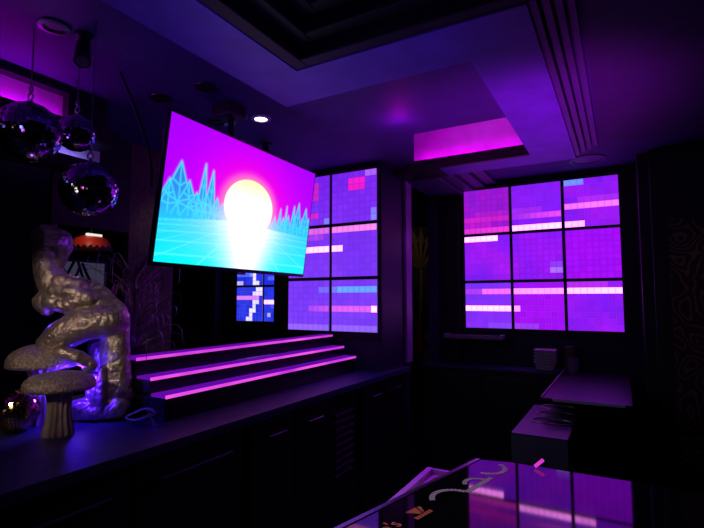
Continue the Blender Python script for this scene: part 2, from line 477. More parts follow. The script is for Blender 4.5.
# mountain wireframes: peaks (x, height above horizon, half width)
PEAKS = [(.03, .20, .045), (.075, .335, .065), (.125, .22, .05), (.17, .15, .05), (.20, .37, .022), (.245, .34, .026), (.225, .16, .04), (.285, .15, .03), (.32, .12, .03), (.355, .09, .03), (.385, .30, .010), (.40, .10, .025), (.44, .07, .02),
         (.60, .06, .02), (.645, .10, .025), (.69, .12, .02), (.73, .20, .014), (.76, .13, .022), (.80, .16, .025), (.845, .26, .02), (.885, .30, .032), (.93, .17, .03), (.955, .27, .04), (.99, .18, .03), (.78, .24, .008), (.86, .17, .03)]
LINES = []
for (x, h, w_) in PEAKS:
    ap = (x, HZ - h); bl = (x - w_ * 1.45, HZ + .03); br = (x + w_ * 1.45, HZ + .03)
    mid = (x + w_ * rt.uniform(-.3, .3), HZ + .02)
    LINES += [(ap, bl), (ap, br), (ap, mid)]
    for q in (.35, .65):
        l = (ap[0] + (bl[0] - ap[0]) * q, ap[1] + (bl[1] - ap[1]) * q)
        r = (ap[0] + (br[0] - ap[0]) * q, ap[1] + (br[1] - ap[1]) * q)
        m_ = (ap[0] + (mid[0] - ap[0]) * (q + .12), ap[1] + (mid[1] - ap[1]) * (q + .12))
        LINES += [(l, m_), (m_, r)]
ASP = 16 / 9
def tv_color(x, y):
    """x,y in 0..1 from the top left"""
    dx = (x - .495) * ASP; dy = y - .495; d = math.hypot(dx, dy * 1.32)
    R0 = .305
    base_left = HZ + .07 * max(0, (.35 - x) / .35)
    hz = base_left
    if y < hz:
        k = mix(rgb(160, 0, 250), rgb(176, 0, 252), y)
        g = math.exp(-((d - .05) / .50) ** 2); k = mix(k, rgb(255, 0, 205), min(1, g * 1.0))
        g2 = math.exp(-(max(0, d - R0) / .05) ** 2); k = mix(k, rgb(255, 120, 190), g2 * .75)
        # mountains
        inside = 0
        for (px, h, w_) in PEAKS:
            f = 1 - abs(x - px) / (w_ * 1.45)
            if f > 0 and y > HZ - h * f: inside = max(inside, .55 + .45 * min(1, (y - (HZ - h)) / h))
        fade = min(1, max(0, (abs(x - .495) - .10) / .14))
        if inside and (d > R0 * 1.02):
            k = mix(k, mix(rgb(0, 88, 205), rgb(0, 170, 240), (y - .3) / .35), .93 * (.25 + .75 * fade))
        ld = 1e9
        for (a, b) in LINES:
            if min(a[0], b[0]) - .02 < x < max(a[0], b[0]) + .02 and min(a[1], b[1]) - .03 < y < max(a[1], b[1]) + .03:
                ld = min(ld, seg_d(x * ASP, y, a[0] * ASP, a[1], b[0] * ASP, b[1]))
        if ld < .02 and d > R0 * .93:
            k = mix(k, rgb(60, 228, 255), (math.exp(-(ld / .0045) ** 2) * .7 + .3 * math.exp(-(ld / .012) ** 2)) * (.3 + .55 * fade))
        # sun
        s = max(0, min(1, (R0 - d) / .012))
        k = mix(k, mix(rgb(255, 248, 170), (1.25, 1.2, 1.1), min(1, max(0, (y - .26) / .22))), s)
        low = max(0, min(1, (y - .53) / .12)); side = 1 - math.exp(-(dx / .19) ** 2)
        k = mix(k, rgb(120, 205, 255), .75 * low * side * (s > 0))
        hb = math.exp(-((y - HZ) / .09) ** 2) * math.exp(-(dx / .30) ** 2)  # bloom around the sun painted into the picture colours
        k = mix(k, (1.2, 1.1, 1.15), min(1, hb * .95))
        if y > hz - .10: k = mix(k, rgb(0, 205, 255), .5 * min(1, fade) * ((y - hz + .10) / .10))
    else:
        z = (y - hz + .02) / (1 - hz + .02)
        k = mix(rgb(0, 196, 250), rgb(0, 238, 250), z)
        ln = 0
        for gx in range(-9, 10):
            X0 = .495 + gx * .022; X1 = .495 + gx * .28
            xx = X0 + (X1 - X0) * z
            ln = max(ln, math.exp(-((x - xx) / (.0015 + .004 * z)) ** 2))
        for q in (.10, .2, .34, .54, .82):
            ln = max(ln, math.exp(-((z - q) / (.007 + .010 * q)) ** 2) * .8)
        k = mix(k, rgb(130, 255, 255), ln * .5)
        wh = math.exp(-((x - .51) / (.115 + .05 * (1 - z))) ** 2) * (1.25 - .3 * z) + .35 * math.exp(-((x - .5) / .28) ** 2) * (1 - z)
        st = .92 + .08 * math.sin(y * 160 + 3 * math.sin(x * 20))
        k = mix(k, (1.2, 1.2, 1.2), min(1, wh * st))
    return k
bm = B(); lay = bm.verts.layers.float_color.new('glow')
NX, NY = 300, 169
grid = []
for j in range(NY + 1):
    row = []
    for i in range(NX + 1):
        v = bm.verts.new(((i / NX - .5) * TW, (.5 - j / NY) * TH, 0)); v[lay] = (*tv_color(i / NX, j / NY), 1); row.append(v)
    grid.append(row)
for j in range(NY):
    for i in range(NX): bm.faces.new((grid[j + 1][i], grid[j + 1][i + 1], grid[j][i + 1], grid[j][i]))
bm.transform(TM)
obj('screen', bm, emis_attr('tv_picture', 1.15), tv)
# ceiling mount
bm = B(); box(bm, -1.86, 1.77, 2.59, -1.73, 1.90, 2.658, .008); obj('mount_plate', bm, M_black, tv)
bm = B(); tube(bm, [(-1.785, 1.84, 2.59), (-1.785, 1.84, 2.12)], .018, 14); obj('pole', bm, mat('dark_chrome', (.08, .08, .09), .25, .9), tv, True)
bm = B(); box(bm, -1.80, 1.74, 2.06, -1.70, 1.94, 2.14, .006); obj('bracket', bm, M_black, tv)
cb = B(); pts = []
for k in range(13):
    s = k / 12; p = V((-1.95, 1.30, 2.655)).lerp(V((-1.72, 1.31, 2.10)), s)
    p += V((.05, .04, -.10)) * math.sin(PI * s) * (1 - .3 * s); pts.append(p)
tube(cb, pts, .006, 8)
finish(obj('power_cable', cb, M_cableb, None, True), 'thin black cable looping from the ceiling to the television edge', 'cable')

# ------------------------------------------------------------------ back counter and coolers
ct = B(); box(ct, -2.62, -1.5, 1.06, -1.47, 3.54, 1.10, .004)
finish(obj('back_counter', ct, M_counter), 'long dark back bar worktop under the glowing riser', 'counter')
def cooler(y0, y1, label):
    t = thing('bottle_cooler', label, 'cooler', (-1.9, (y0 + y1) / 2, 0), group=None)
    bm = B(); box(bm, -2.3, y0 + .006, .09, -1.545, y1 - .006, 1.055, .004); obj('cabinet_body', bm, M_cab, t)
    bm = B(); box(bm, -2.25, y0 + .02, 0, -1.60, y1 - .02, .09); obj('plinth', bm, M_black, t)
    n = 2; w_ = (y1 - y0 - .03) / n
    for k in range(n):
        a = y0 + .015 + k * w_
        bm = B(); box(bm, -1.545, a + .008, .13, -1.52, a + w_ - .008, 1.03, .004)
        d = obj('door', bm, M_cab, t)
        bm = B(); yy0, yy1 = a + .10, a + w_ - .10
        tube(bm, [(-1.522, yy0, .965), (-1.495, yy0, .965), (-1.495, yy1, .965), (-1.522, yy1, .965)], .006, 8)
        obj('handle', bm, M_handle, d, True)
    return t
cooler(2.80, 3.53, 'black bottle cooler at the far end of the back bar')
cooler(1.72, 2.42, 'black two door cooler below the middle of the glowing riser')
cooler(.55, 1.70, 'wide black cooler under the statue end of the back bar')
gp = thing('vent_panel', 'narrow black louvred panel between two coolers', 'vent panel', (-1.9, 2.61, 0))
obj('panel', bx(-2.3, 2.43, 0, -1.54, 2.79, 1.055, .004), M_cab, gp)
gr = B()
for k in range(9): box(gr, -1.54, 2.50, .55 + k * .045, -1.525, 2.72, .565 + k * .045, .002)
obj('grille', gr, M_steeld, gp)

# ------------------------------------------------------------------ glowing riser
rs = thing('bottle_riser', 'three tier black bottle riser with glowing magenta edges on the back bar', 'riser', (-1.85, 2.2, 1.10))
def strip_mat():
    m = bpy.data.materials.new('riser_edge_glow'); m.use_nodes = True
    nt = m.node_tree; nt.nodes.clear()
    o = nt.nodes.new('ShaderNodeOutputMaterial'); e = nt.nodes.new('ShaderNodeEmission')
    tc = nt.nodes.new('ShaderNodeTexCoord'); n = nt.nodes.new('ShaderNodeTexNoise'); n.inputs['Scale'].default_value = 3.5
    r = nt.nodes.new('ShaderNodeValToRGB')
    r.color_ramp.elements[0].position = .3; r.color_ramp.elements[1].position = .7
    r.color_ramp.elements[0].color = (.55, .02, .72, 1); r.color_ramp.elements[1].color = (.95, .10, .85, 1)
    nt.links.new(tc.outputs['Object'], n.inputs['Vector']); nt.links.new(n.outputs['Fac'], r.inputs['Fac'])
    nt.links.new(r.outputs['Color'], e.inputs['Color']); e.inputs['Strength'].default_value = 1.0
    nt.links.new(e.outputs[0], o.inputs[0]); return m
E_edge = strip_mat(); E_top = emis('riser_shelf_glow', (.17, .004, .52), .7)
TY0, TY1 = 1.40, 3.06
for (x, z, zp) in ((-1.70, 1.214, 1.10), (-1.80, 1.282, 1.214), (-1.90, 1.362, 1.282)):
    bm = B(); box(bm, -2.0, TY0, 1.101 if zp == 1.10 else zp + .002, x - .012, TY1, z - .013, .001)
    tier = obj('tier', bm, M_riser, rs)
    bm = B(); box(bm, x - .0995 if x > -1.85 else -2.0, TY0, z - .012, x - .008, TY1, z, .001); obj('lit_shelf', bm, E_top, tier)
    bm = B(); box(bm, x - .008, TY0, z - .015, x, TY1, z - .001, .001); obj('light_strip', bm, E_edge, tier)

# ------------------------------------------------------------------ statue (pixel-scaled outline in a frame turned to face the bar corner)
SB = V((-2.042, 1.292, 1.10)); PXM = 1 / 224.0
rv = V((math.cos(YAW), math.sin(YAW), 0)); fv = V((math.sin(YAW), -math.cos(YAW), 0))   # fv: towards the bar
def SP(u, v, d=0): return SB + rv * ((u - 95) * PXM) + fv * (d * PXM) + V((0, 0, (417 - v) * PXM))
def blob(bm, p, r, sc=(1, 1, 1)):
    bmesh.ops.create_icosphere(bm, subdivisions=3, radius=r, matrix=Matrix.Translation(p) @ Matrix.Diagonal((*sc, 1)))
def limb(bm, pts, n=7):
    for (a, b) in zip(pts, pts[1:]):
        for k in range(n + 1):
            s = k / n; q = [a[i] + (b[i] - a[i]) * s for i in range(4)]
            blob(bm, SP(q[0], q[1], q[3]), q[2] * PXM)
bm = B()
limb(bm, [(80, 410, 7, 8), (104, 409, 8, 10), (124, 405, 10, 6)])                 # base
limb(bm, [(110, 320, 13, -6), (113, 360, 14, -5), (118, 396, 15, -4)])           # tall draped support on the right
limb(bm, [(116, 326, 10, -4), (119, 362, 10, -2), (122, 402, 11, 0)])
limb(bm, [(102, 374, 4, 10), (103, 405, 6, 10)]); limb(bm, [(109, 368, 4, 12), (111, 404, 5, 13)]); limb(bm, [(94, 380, 4, 4), (95, 405, 6, 6)])
limb(bm, [(84, 350, 12, -30), (90, 385, 13, -30), (94, 405, 11, -24)])            # back of hollow
limb(bm, [(106, 316, 17, -4), (86, 302, 20, -6), (68, 296, 20, -4), (58, 292, 18, -2)])   # torso
limb(bm, [(53, 298, 11, 8), (47, 303, 9, 10), (53, 309, 7, 12)])                  # shoulder lumps
limb(bm, [(58, 302, 7, 17), (72, 306, 7, 17), (86, 301, 7, 16)]); limb(bm, [(62, 291, 7, 15), (78, 293, 7, 15), (94, 299, 7, 13)])
limb(bm, [(64, 282, 7, 12), (82, 286, 7, 10)])
limb(bm, [(52, 286, 15, 0), (46, 274, 14, 0), (43, 262, 13, 0), (44, 248, 13, 2)])  # neck
limb(bm, [(45, 241, 12, 3), (52, 239, 12, 5), (59, 241, 11, 6)])   # head
limb(bm, [(62, 247, 8, 4), (60, 256, 6, 3), (57, 264, 5, 2)])
limb(bm, [(67, 240, 4, 8), (68, 248, 3.2, 7), (67, 255, 2.6, 6)])
limb(bm, [(112, 320, 16, 2), (90, 323, 17, 10), (72, 334, 15, 17), (61, 343, 11, 20)])   # thigh to knee
limb(bm, [(60, 346, 9, 20), (62, 364, 7, 14), (66, 386, 7, 10), (72, 404, 7, 8)])          # shin
limb(bm, [(66, 351, 3.5, 26), (80, 349, 6.5, 30), (94, 354, 7, 28), (104, 362, 5.5, 22), (99, 368, 3.5, 24)])  # crossing forearm and hand
limb(bm, [(76, 405, 7, 6), (88, 403, 8, 10), (100, 408, 7, 10)])                    # foot
for (x0, y0, x1, y1) in ((38, 234, 60, 229), (37, 239, 66, 233), (39, 245, 68, 239), (42, 251, 64, 246)): limb(bm, [(x0, y0, 2.4, 14), ((x0 + x1) / 2, (y0 + y1) / 2 - 1.5, 2.8, 20), (x1, y1, 2.4, 17)])
st = obj('statue', bm, M_statue, None, loc=SB)
md = st.modifiers.new('r', 'REMESH'); md.mode = 'VOXEL'; md.voxel_size = .0055
sm = st.modifiers.new('s', 'SMOOTH'); sm.iterations = 3; sm.factor = .5
tx = bpy.data.textures.new('folds', 'CLOUDS'); tx.noise_scale = .04; tx.noise_depth = 2
dp = st.modifiers.new('d', 'DISPLACE'); dp.texture = tx; dp.strength = .007; dp.mid_level = .5
tx2 = bpy.data.textures.new('pebbles', 'STUCCI'); tx2.noise_scale = .016
dp = st.modifiers.new('d2', 'DISPLACE'); dp.texture = tx2; dp.strength = .004; dp.mid_level = .5
dg = bpy.context.evaluated_depsgraph_get()
nm = bpy.data.meshes.new_from_object(st.evaluated_get(dg)); st.modifiers.clear(); st.data = nm
for p in nm.polygons: p.use_smooth = True
finish(st, 'silver bronze sculpture of a crouching muscular figure with one limb raised', 'statue')

# ------------------------------------------------------------------ mushrooms
def mushroom(base, px, label, capw, capz, rimz, stem_r):
    t = thing('mushroom_ornament', label, 'mushroom ornament', base)
    bm = B(); R = capw
    prof = [(0, capz)]
    for k in range(1, 13):
        a = k / 12 * PI / 2; prof.append((R * math.sin(a) * (1 - .0 * k), rimz + (capz - rimz) * math.cos(a) ** .8))
    prof += [(R * 1.0, rimz - .008), (R * .93, rimz - .014), (R * .5, rimz - .004), (0, rimz - .002)]
    lathe(bm, base, prof, 48, flute=lambda a, i: 1 + .018 * math.sin(3 * a + 1) + .01 * math.sin(7 * a))
    bmesh.ops.recalc_face_normals(bm, faces=bm.faces); obj('cap', bm, M_cap, t, 60)
    bm = B()
    prof = [(0, .001), (stem_r * 1.28, .001), (stem_r * 1.22, .02), (stem_r * 1.02, rimz * .3), (stem_r * .92, rimz * .55), (stem_r * 1.0, rimz * .8), (stem_r * 1.3, rimz - .004), (0, rimz - .003)]
    lathe(bm, base, prof, 60, flute=lambda a, i: 1 + .10 * math.sin(15 * a))
    bmesh.ops.recalc_face_normals(bm, faces=bm.faces); obj('stem', bm, M_stem, t, 50)
    return t
mushroom(V((-1.915, 1.075, 1.10)), 253, 'silver mushroom ornament in front, nearest the counter edge', .126, .245, .188, .041)
mushroom(V((-2.16, 1.14, 1.10)), 230, 'taller silver mushroom ornament behind, overlapping the statue knee', .137, .335, .25, .05)

# ------------------------------------------------------------------ mirror balls
def ball(c, R, label, m_tile, hang=True, rows=30, cat='mirror ball', rz=0.3):
    c = V(c); t = thing('mirror_ball', label, cat, c)
    bm = B(); bmesh.ops.create_uvsphere(bm, u_segments=32, v_segments=18, radius=R * .975, matrix=Matrix.Translation(c)); obj('core', bm, M_balls, t, 180)
    bm = B(); rnd = random.Random(int(R * 1e4) + len(label))
    def sph(la, lo): return c + V((math.cos(la) * math.cos(lo), math.cos(la) * math.sin(lo), math.sin(la))) * R
    for j in range(rows):
        la0 = -PI / 2 + PI * j / rows; la1 = la0 + PI / rows; lm = (la0 + la1) / 2
        n = max(5, int(2 * rows * math.cos(lm)))
        off = rnd.random()
        for i in range(n):
            lo0 = 2 * PI * (i + off) / n; lo1 = 2 * PI * (i + 1 + off) / n
            e = .05; dl = (la1 - la0) * e; do = (lo1 - lo0) * e
            ps = [sph(la0 + dl, lo0 + do), sph(la0 + dl, lo1 - do), sph(la1 - dl, lo1 - do), sph(la1 - dl, lo0 + do)]
            cc = sum(ps, V()) / 4; nr = (cc - c).normalized()
            ax = V((rnd.gauss(0, 1), rnd.gauss(0, 1), rnd.gauss(0, 1))); ax = ax.normalized()
            q = Matrix.Rotation(rnd.gauss(0, .055), 3, ax)
            ps = [cc + q @ (p - cc) for p in ps]
            vs = [bm.verts.new(p) for p in ps]
            bm.faces.new(vs)
    obj('mirror_tiles', bm, m_tile, t)
    if hang:
        bm = B(); lathe(bm, c, [(0, R + .008), (.012, R + .008), (.015, R - .002), (.0, R - .002)], 16); obj('cap', bm, M_chain, t, True)
        bm = B()
        for k in range(2):
            zc = R + .026 + k * .03
            ring = [c + V((.009 * math.cos(a) * (1 if k % 2 == 0 else .3), .014 * math.sin(a) * (1 if k % 2 == 0 else .3) if k % 2 == 0 else .014 * math.cos(a) * .3, zc + .012 * math.sin(a))) if k else c + V((.010 * math.cos(a), .004 * math.cos(a), zc + .012 * math.sin(a))) for a in [2 * PI * q / 14 for q in range(15)]]
            tube(bm, ring, .003, 6)
        tube(bm, [c + V((0, 0, R + .07)), V((c.x, c.y, 2.656))], .0025, 6)
        obj('chain', bm, M_chain, t, True)
    return t
ball((-1.664, 1.005, 2.018), .098, 'lowest and nearest of the three hanging mirror balls', M_mirror)
ball((-1.925, .922, 2.252), .112, 'leftmost hanging mirror ball, cut by the photo edge', M_mirror)
ball((-1.99, 1.137, 2.326), .077, 'smallest hanging mirror ball, between the two bigger ones', M_mirror, rows=26)
ball((-2.10, 1.012, 1.186), .085, 'small gold mirror ball sitting on the counter beside the mushrooms', M_mirrorg, hang=False, rows=24)

# ------------------------------------------------------------------ plant, cable loop, red lamp, lightbox
pl = thing('spider_plant', 'spiky dark plant with long curling leaves behind the statue', 'plant', (-2.1, 1.50, 1.10))
bm = B(); lathe(bm, (-2.10, 1.52, 1.101), [(0, 0), (.05, 0), (.062, .27), (.068, .275), (.068, .295), (.056, .295), (.05, .26), (0, .26)], 24); obj('pot', bm, M_pot, pl, True)
bm = B(); rl = random.Random(3)
stemt = B()
for k in range(110):
    a = rl.uniform(0, 2 * PI); lev = rl.choice([0, .09, .18, .27, .36]); L = rl.uniform(.10, .26); up = rl.uniform(.05, .17); dr = rl.uniform(.12, .42)
    base = V((-2.10, 1.52, 1.365 + lev + rl.uniform(-.03, .03))); n = 12; pts = []
    for i in range(n + 1):
        q = i / n; h = up * math.sin(q * PI * .62) * 1.3 - dr * max(0, q - .35) ** 2
        p = base + V((math.cos(a), math.sin(a), 0)) * L * math.sin(q * PI * .56) + V((0, 0, h)); p.x = max(p.x, -2.6 + .02 * rl.random()); pts.append(p)
    side = V((-math.sin(a), math.cos(a), 0)); prev = None
    for i, p in enumerate(pts):
        w_ = .0058 * (1 - (i / n) ** 2) + .0008
        cur = (bm.verts.new(p - side * w_), bm.verts.new(p + V((0, 0, -.002))), bm.verts.new(p + side * w_))
        if prev:
            bm.faces.new((prev[0], prev[1], cur[1], cur[0])); bm.faces.new((prev[1], prev[2], cur[2], cur[1]))
        prev = cur
stemt.free(); st_ = B(); tube(st_, [(-2.10, 1.52, 1.34), (-2.095, 1.525, 1.55), (-2.10, 1.52, 1.75)], [.010, .008, .004], 8); obj('stem', st_, M_leaf, pl, True)
obj('leaves', bm, M_leaf, pl, 80)

cb = B(); pts = []
for k in range(42):
    a = k / 41 * 2 * PI * 2.2; r = .045 + .012 * math.sin(k * .7)
    pts.append(V((-1.80, 1.345, 1.106)) + V((.04 * k / 41 + r * 1.5 * math.cos(a), r * .45 * math.sin(a) - .02 * k / 41, .012 + .022 * (1 + math.sin(a * 1.0 + .6)))))
pts += [V((-1.68, 1.33, 1.106)), V((-1.66, 1.36, 1.106))]
tube(cb, pts, .0035, 6)
finish(obj('cable_loop', cb, M_cable, None, True), 'loose grey cable loop on the counter between statue and riser', 'cable')

lp = thing('pendant_lamp', 'red dome lamp with a black scalloped rim in the room behind', 'lamp', (-4.0, 2.46, 2.06))
c = V((-4.0, 2.455, 2.06)); bm = B()
lathe(bm, c, [(.165, 0), (.155, .05), (.12, .095), (.06, .12), (.02, .128), (0, .128)], 32)
obj('lamp_shade', bm, mat('red_shade', (.65, .06, .035), .4), lp, True)
bm = B()
for k in range(22):
    a = 2 * PI * k / 22; p = c + V((.168 * math.cos(a), .168 * math.sin(a), .0)); s_ = V((-math.sin(a), math.cos(a), 0)) * .024
    f = bm.faces.new([bm.verts.new(p - s_), bm.verts.new(p + s_), bm.verts.new(p + V((0, 0, .028))) ])
    f = bm.faces.new([bm.verts.new(p - s_), bm.verts.new(p + V((0, 0, -.02))), bm.verts.new(p + s_)])
obj('fringe', bm, M_black, lp)
bm = B(); tube(bm, [c + V((0, 0, .12)), V((c.x, c.y, 2.79))], .006, 8); obj('cord', bm, M_black, lp)
bm = B(); box(bm, -3.93, 2.36, 2.165, -3.90, 2.49, 2.185); 
finish(obj('tube_light', bm, emis('tube_white', (1, .9, .8), .9)), 'short white tube light glowing just above the red lamp', 'light')
tb = [o for o in bpy.data.objects if o.name.startswith('tube_light')][0]
gb = thing('lightbox', 'dim pale lightbox crossed by dark slanted bars behind the statue', 'lightbox', (-4.6, 2.7, 1.7))
obj('backing', bx(-4.66, 2.32, 1.62, -4.62, 3.02, 2.02, .004), M_black, gb)
obj('panel', bx(-4.619, 2.36, 1.65, -4.61, 2.98, 1.99), emis('pale_panel', (.28, .25, .5), .12), gb)
bm = B()
for (y0, z0, y1, z1) in ((2.50, 1.65, 2.66, 1.99), (2.82, 1.65, 2.70, 1.99), (2.62, 1.65, 2.72, 1.95), (2.90, 1.66, 2.74, 1.98)): tube(bm, [(-4.60, y0, z0), (-4.60, y1, z1)], .014, 6)
obj('bars', bm, M_black, gb)
obj('stand', bx(-4.66, 2.60, 0, -4.60, 2.74, 1.62, .004), M_black, gb)

# ------------------------------------------------------------------ ceiling fittings
def downlight(c, label, lit, group=None):
    c = V(c); t = thing('downlight', label, 'downlight', c, group=group)
    bm = B(); lathe(bm, c, [(.036, -.001), (.038, -.010), (.056, -.007), (.058, -.001)], 28); obj('trim_ring', bm, M_cove if lit else M_handle2, t, True)
    bm = B(); lathe(bm, c, [(0, -.0035), (.036, -.0035)], 28)
    obj('lens', bm, emis('warm_lens', (1.0, .82, .78), 5) if lit else M_black, t)
    return t
downlight((-1.761, 2.049, Z1), 'only lit downlight, glowing warm white beside the television pole', True)
d0 = downlight((-1.729, 1.611, Z1), 'unlit round downlight in the ceiling just left of the television pole', False)
for p, lb in (((-2.032, 1.585), 'unlit round downlight above the upper left corner of the television'), ((-1.842, .95), 'unlit round downlight near the upper left corner of the photo'), ((-2.02, 1.973), 'unlit round downlight half hidden behind the television top edge')):
    copy_tree(d0, shift=(p[0] + 1.729, p[1] - 1.611, 0), label=lb)
def spot(c, aim, label):
    c = V(c); t = thing('spotlight', label, 'spotlight', c)
    bm = B(); lathe(bm, c, [(0, 0), (.035, 0), (.035, -.015), (0, -.015)], 20); obj('base_plate', bm, M_black, t, True)
    bm = B(); tube(bm, [c + V((0, 0, -.014)), c + V((0, 0, -.05))], .008, 10); obj('stem', bm, M_black, t, True)
    h = c + V((0, 0, -.07)); a = V(aim).normalized()
    bm = B(); tube(bm, [h - a * .06, h - a * .05, h + a * .055, h + a * .07], [.015, .026, .029, .031], 20); obj('head', bm, M_black, t, True)
    bm = B(); tube(bm, [h + a * .0705, h + a * .073], .022, 20); obj('lens', bm, M_handle, t, True)
spot((-2.02, 2.42, Z1), (.6, -.2, -.6), 'black spotlight above the right end of the television')
spot((-1.80, 1.04, Z1), (.5, -.3, -.8), 'black spotlight above the hanging mirror balls')
vs = thing('ceiling_speaker', 'round ceiling speaker above the right video wall', 'speaker', (-.19, 3.93, Z3))
bm = B(); lathe(bm, (-.19, 3.93, Z3), [(.095, -.001), (.10, -.012), (.125, -.008), (.128, -.001)], 36); obj('rim', bm, M_mould, vs, True)
bm = B(); lathe(bm, (-.19, 3.93, Z3), [(0, -.010), (.05, -.009), (.095, -.006)], 36); obj('grille', bm, M_mould, vs, True)

# ------------------------------------------------------------------ wall shelf, mural, low cabinets
sh = thing('wall_shelf', 'small dark tray shelf fixed under the left of the right video wall', 'shelf', (-1.12, 4.2, 1.29))
obj('board', bx(-1.37, 4.05, 1.285, -.885, 4.239, 1.297, .002), M_steeld, sh)
bm = B(); box(bm, -1.37, 4.05, 1.297, -.885, 4.06, 1.325, .002); box(bm, -1.37, 4.06, 1.297, -1.36, 4.238, 1.325, .002); box(bm, -.895, 4.06, 1.297, -.885, 4.238, 1.325, .002)
obj('rim', bm, mat('shelf_rim_pale', (.35, .3, .45), .4), sh)

mu = B()
Y_ = 5.846
def poly(pts, mi):
    f = mu.faces.new([mu.verts.new((x, Y_ - .0006 * mi, z)) for x, z in pts]); f.material_index = mi
poly([(-3.0, .75), (-1.6, .75), (-1.6, 3.0), (-3.0, 3.0)], 0)
for k in range(7):
    a = math.radians(62 + k * 14); L = .62 - .05 * abs(k - 3); ox, oz = -2.27, 2.02
    d = V((math.cos(a), 0, math.sin(a))); s_ = V((-d.z, 0, d.x)) * .055
    p0 = V((ox, 0, oz)); pm = p0 + d * L * .6; p1 = p0 + d * L
    poly([(p0.x, p0.z), ((pm - s_).x, (pm - s_).z), (p1.x, p1.z), ((pm + s_).x, (pm + s_).z)], 1)
poly([(-2.31, 1.3), (-2.28, 1.3), (-2.255, 2.04), (-2.285, 2.04)], 1)
poly([(-2.36, .95), (-2.25, .92), (-2.27, 1.28), (-2.36, 1.32)], 2)
poly([(-2.25, .86), (-2.14, .80), (-2.12, .96), (-2.22, 1.02)], 1)
poly([(-2.24, 1.10), (-2.16, 1.06), (-2.15, 1.20), (-2.22, 1.24)], 1)
poly([(-3.0, .0), (-1.6, .0), (-1.6, .80), (-3.0, .80)], 3)
mo = obj('mural', mu, [mat('mural_night', (.05, .05, .09), .7), mat('mural_cream', (.40, .30, .19), .7), mat('mural_red', (.50, .06, .03), .7), mat('mural_brown', (.09, .055, .04), .7)])
finish(mo, 'painted mural with cream leaf fan and red shape seen through the doorway', 'mural')
struct('baseboard_far', bx(-3.4, 5.81, .34, -1.4, 5.848, .38), M_mould)

lc = thing('low_cabinet', 'low black cabinet along the wall under the right video wall', 'cabinet', (-1.05, 4.1, 0))
obj('cabinet_body', bx(-1.55, 3.96, 0, -.47, 4.20, 1.045, .004), M_cab, lc)
obj('worktop', bx(-1.55, 3.94, 1.047, -.455, 4.20, 1.068, .003), M_counter, lc)
for k in range(2): 
    d = obj('door', bx(-1.53 + k * .53, 3.94, .1, -1.02 + k * .53, 3.958, 1.0, .003), M_cab, lc)

# ------------------------------------------------------------------ underbar: bin, drainboard
ib = thing('ice_bin', 'stainless ice bin with slotted bottle wells beyond the bar', 'ice bin', (-.3, 2.8, 0))
bm = B()
box(bm, -.512, 2.53, .62, -.25, 2.55, .945, .002); box(bm, -.512, 2.55, .62, -.497, 3.25, .945, .002); box(bm, -.265, 2.55, .62, -.25, 3.25, .945, .002); box(bm, -.512, 3.25, .62, -.25, 3.265, .945, .002); box(bm, -.512, 2.53, .60, -.25, 3.265, .62)
obj('bin_body', bm, mat('bin_grey_steel', (.16, .16, .2), .5, .2), ib)
obj('deck', bx(-.512, 2.53, .946, -.25, 3.265, .954, .002), mat('deck_steel', (.13, .12, .16), .4, .6), ib)
for k in range(3):
    y0 = 2.85 + k * .19
    def stad(r, z, e=0): return [V((x + r * math.cos(t), y0 + r * math.sin(t), z)) for x, t in [(-.405 - e, PI / 2 + PI * q / 10) for q in range(11)] + [(-.315 + e, -PI / 2 + PI * q / 10) for q in range(11)]]
    bm = B(); tube(bm, stad(.058, .957) + stad(.058, .957)[:1], .004, 8, cap=False); o_ = obj('bottle_well', bm, M_steel, ib, True)
    bm = B(); bm.faces.new([bm.verts.new(p) for p in stad(.056, .9552)]); obj('opening', bm, M_black, o_)
for k in range(4):
    bm = bx(-.50 + (k % 2) * .20, 2.56 + (k // 2) * .66, 0, -.47 + (k % 2) * .20, 2.59 + (k // 2) * .66, .60); obj('leg', bm, M_steel, ib)

db = thing('drainboard', 'dark steel drainboard counter reaching to the far wall', 'counter', (-.15, 3.6, 0))
bm = B(); box(bm, -.42, 2.93, 1.05, .03, 4.20, 1.066, .003); obj('worktop', bm, mat('drainboard_top', (.022, .02, .032), .35, .4), db)
bm = B(); box(bm, -.36, 2.922, 1.052, -.005, 2.929, 1.068, .002); obj('front_lip', bm, mat('lip_highlight', (.5, .45, .6), .4), db)  # purple edge highlight put into the lip's paler colour
bm = B(); box(bm, -.424, 2.93, 1.066, -.414, 4.20, 1.074, .002); obj('side_lip', bm, mat('side_lip_pale', (.4, .36, .5), .4), db)
bm = B(); box(bm, -.40, 3.30, 0, .02, 4.18, 1.048, .004); obj('cabinet_body', bm, M_cab, db)

# stack of trays on the low cabinet
p0 = None
for k in range(7):
    z = 1.070 + k * .0235; w_ = .080 if k > 1 else .064 + .008 * k
    if p0 is None or k in (1, 2):
        cx, cy = -.545, 4.08
        bm = B(); box(bm, cx - w_ + .012, cy - w_ + .012, z, cx + w_ - .012, cy + w_ - .012, z + .004, .001)
        box(bm, cx - w_, cy - w_, z + .010, cx + w_, cy + w_, z + .017, .003)
        box(bm, cx - w_ + .008, cy - w_ + .008, z + .004, cx + w_ - .008, cy + w_ - .008, z + .011, .001)
        o = obj('plate', bm, M_cream, None, loc=(cx, cy, z)); p0 = o; z_ref = z
        src = o
    else:
        o = src.copy(); COL.objects.link(o); o.matrix_basis = Matrix.Translation((0, 0, z - z_ref)) @ src.matrix_basis
    names = ['bottom', 'second from the bottom', 'third from the bottom', 'middle', 'third from the top', 'second from the top', 'topmost']
    finish(o, 'white square plate, %s of the stack below the right video wall' % names[k], 'plate', 'stacked white plates')
bxo = B(); box(bxo, -.405, 4.10, 1.067, -.345, 4.16, 1.255, .004)
finish(obj('card_box', bxo, M_brownbox), 'small brown upright box behind the glass on the drainboard', 'box')
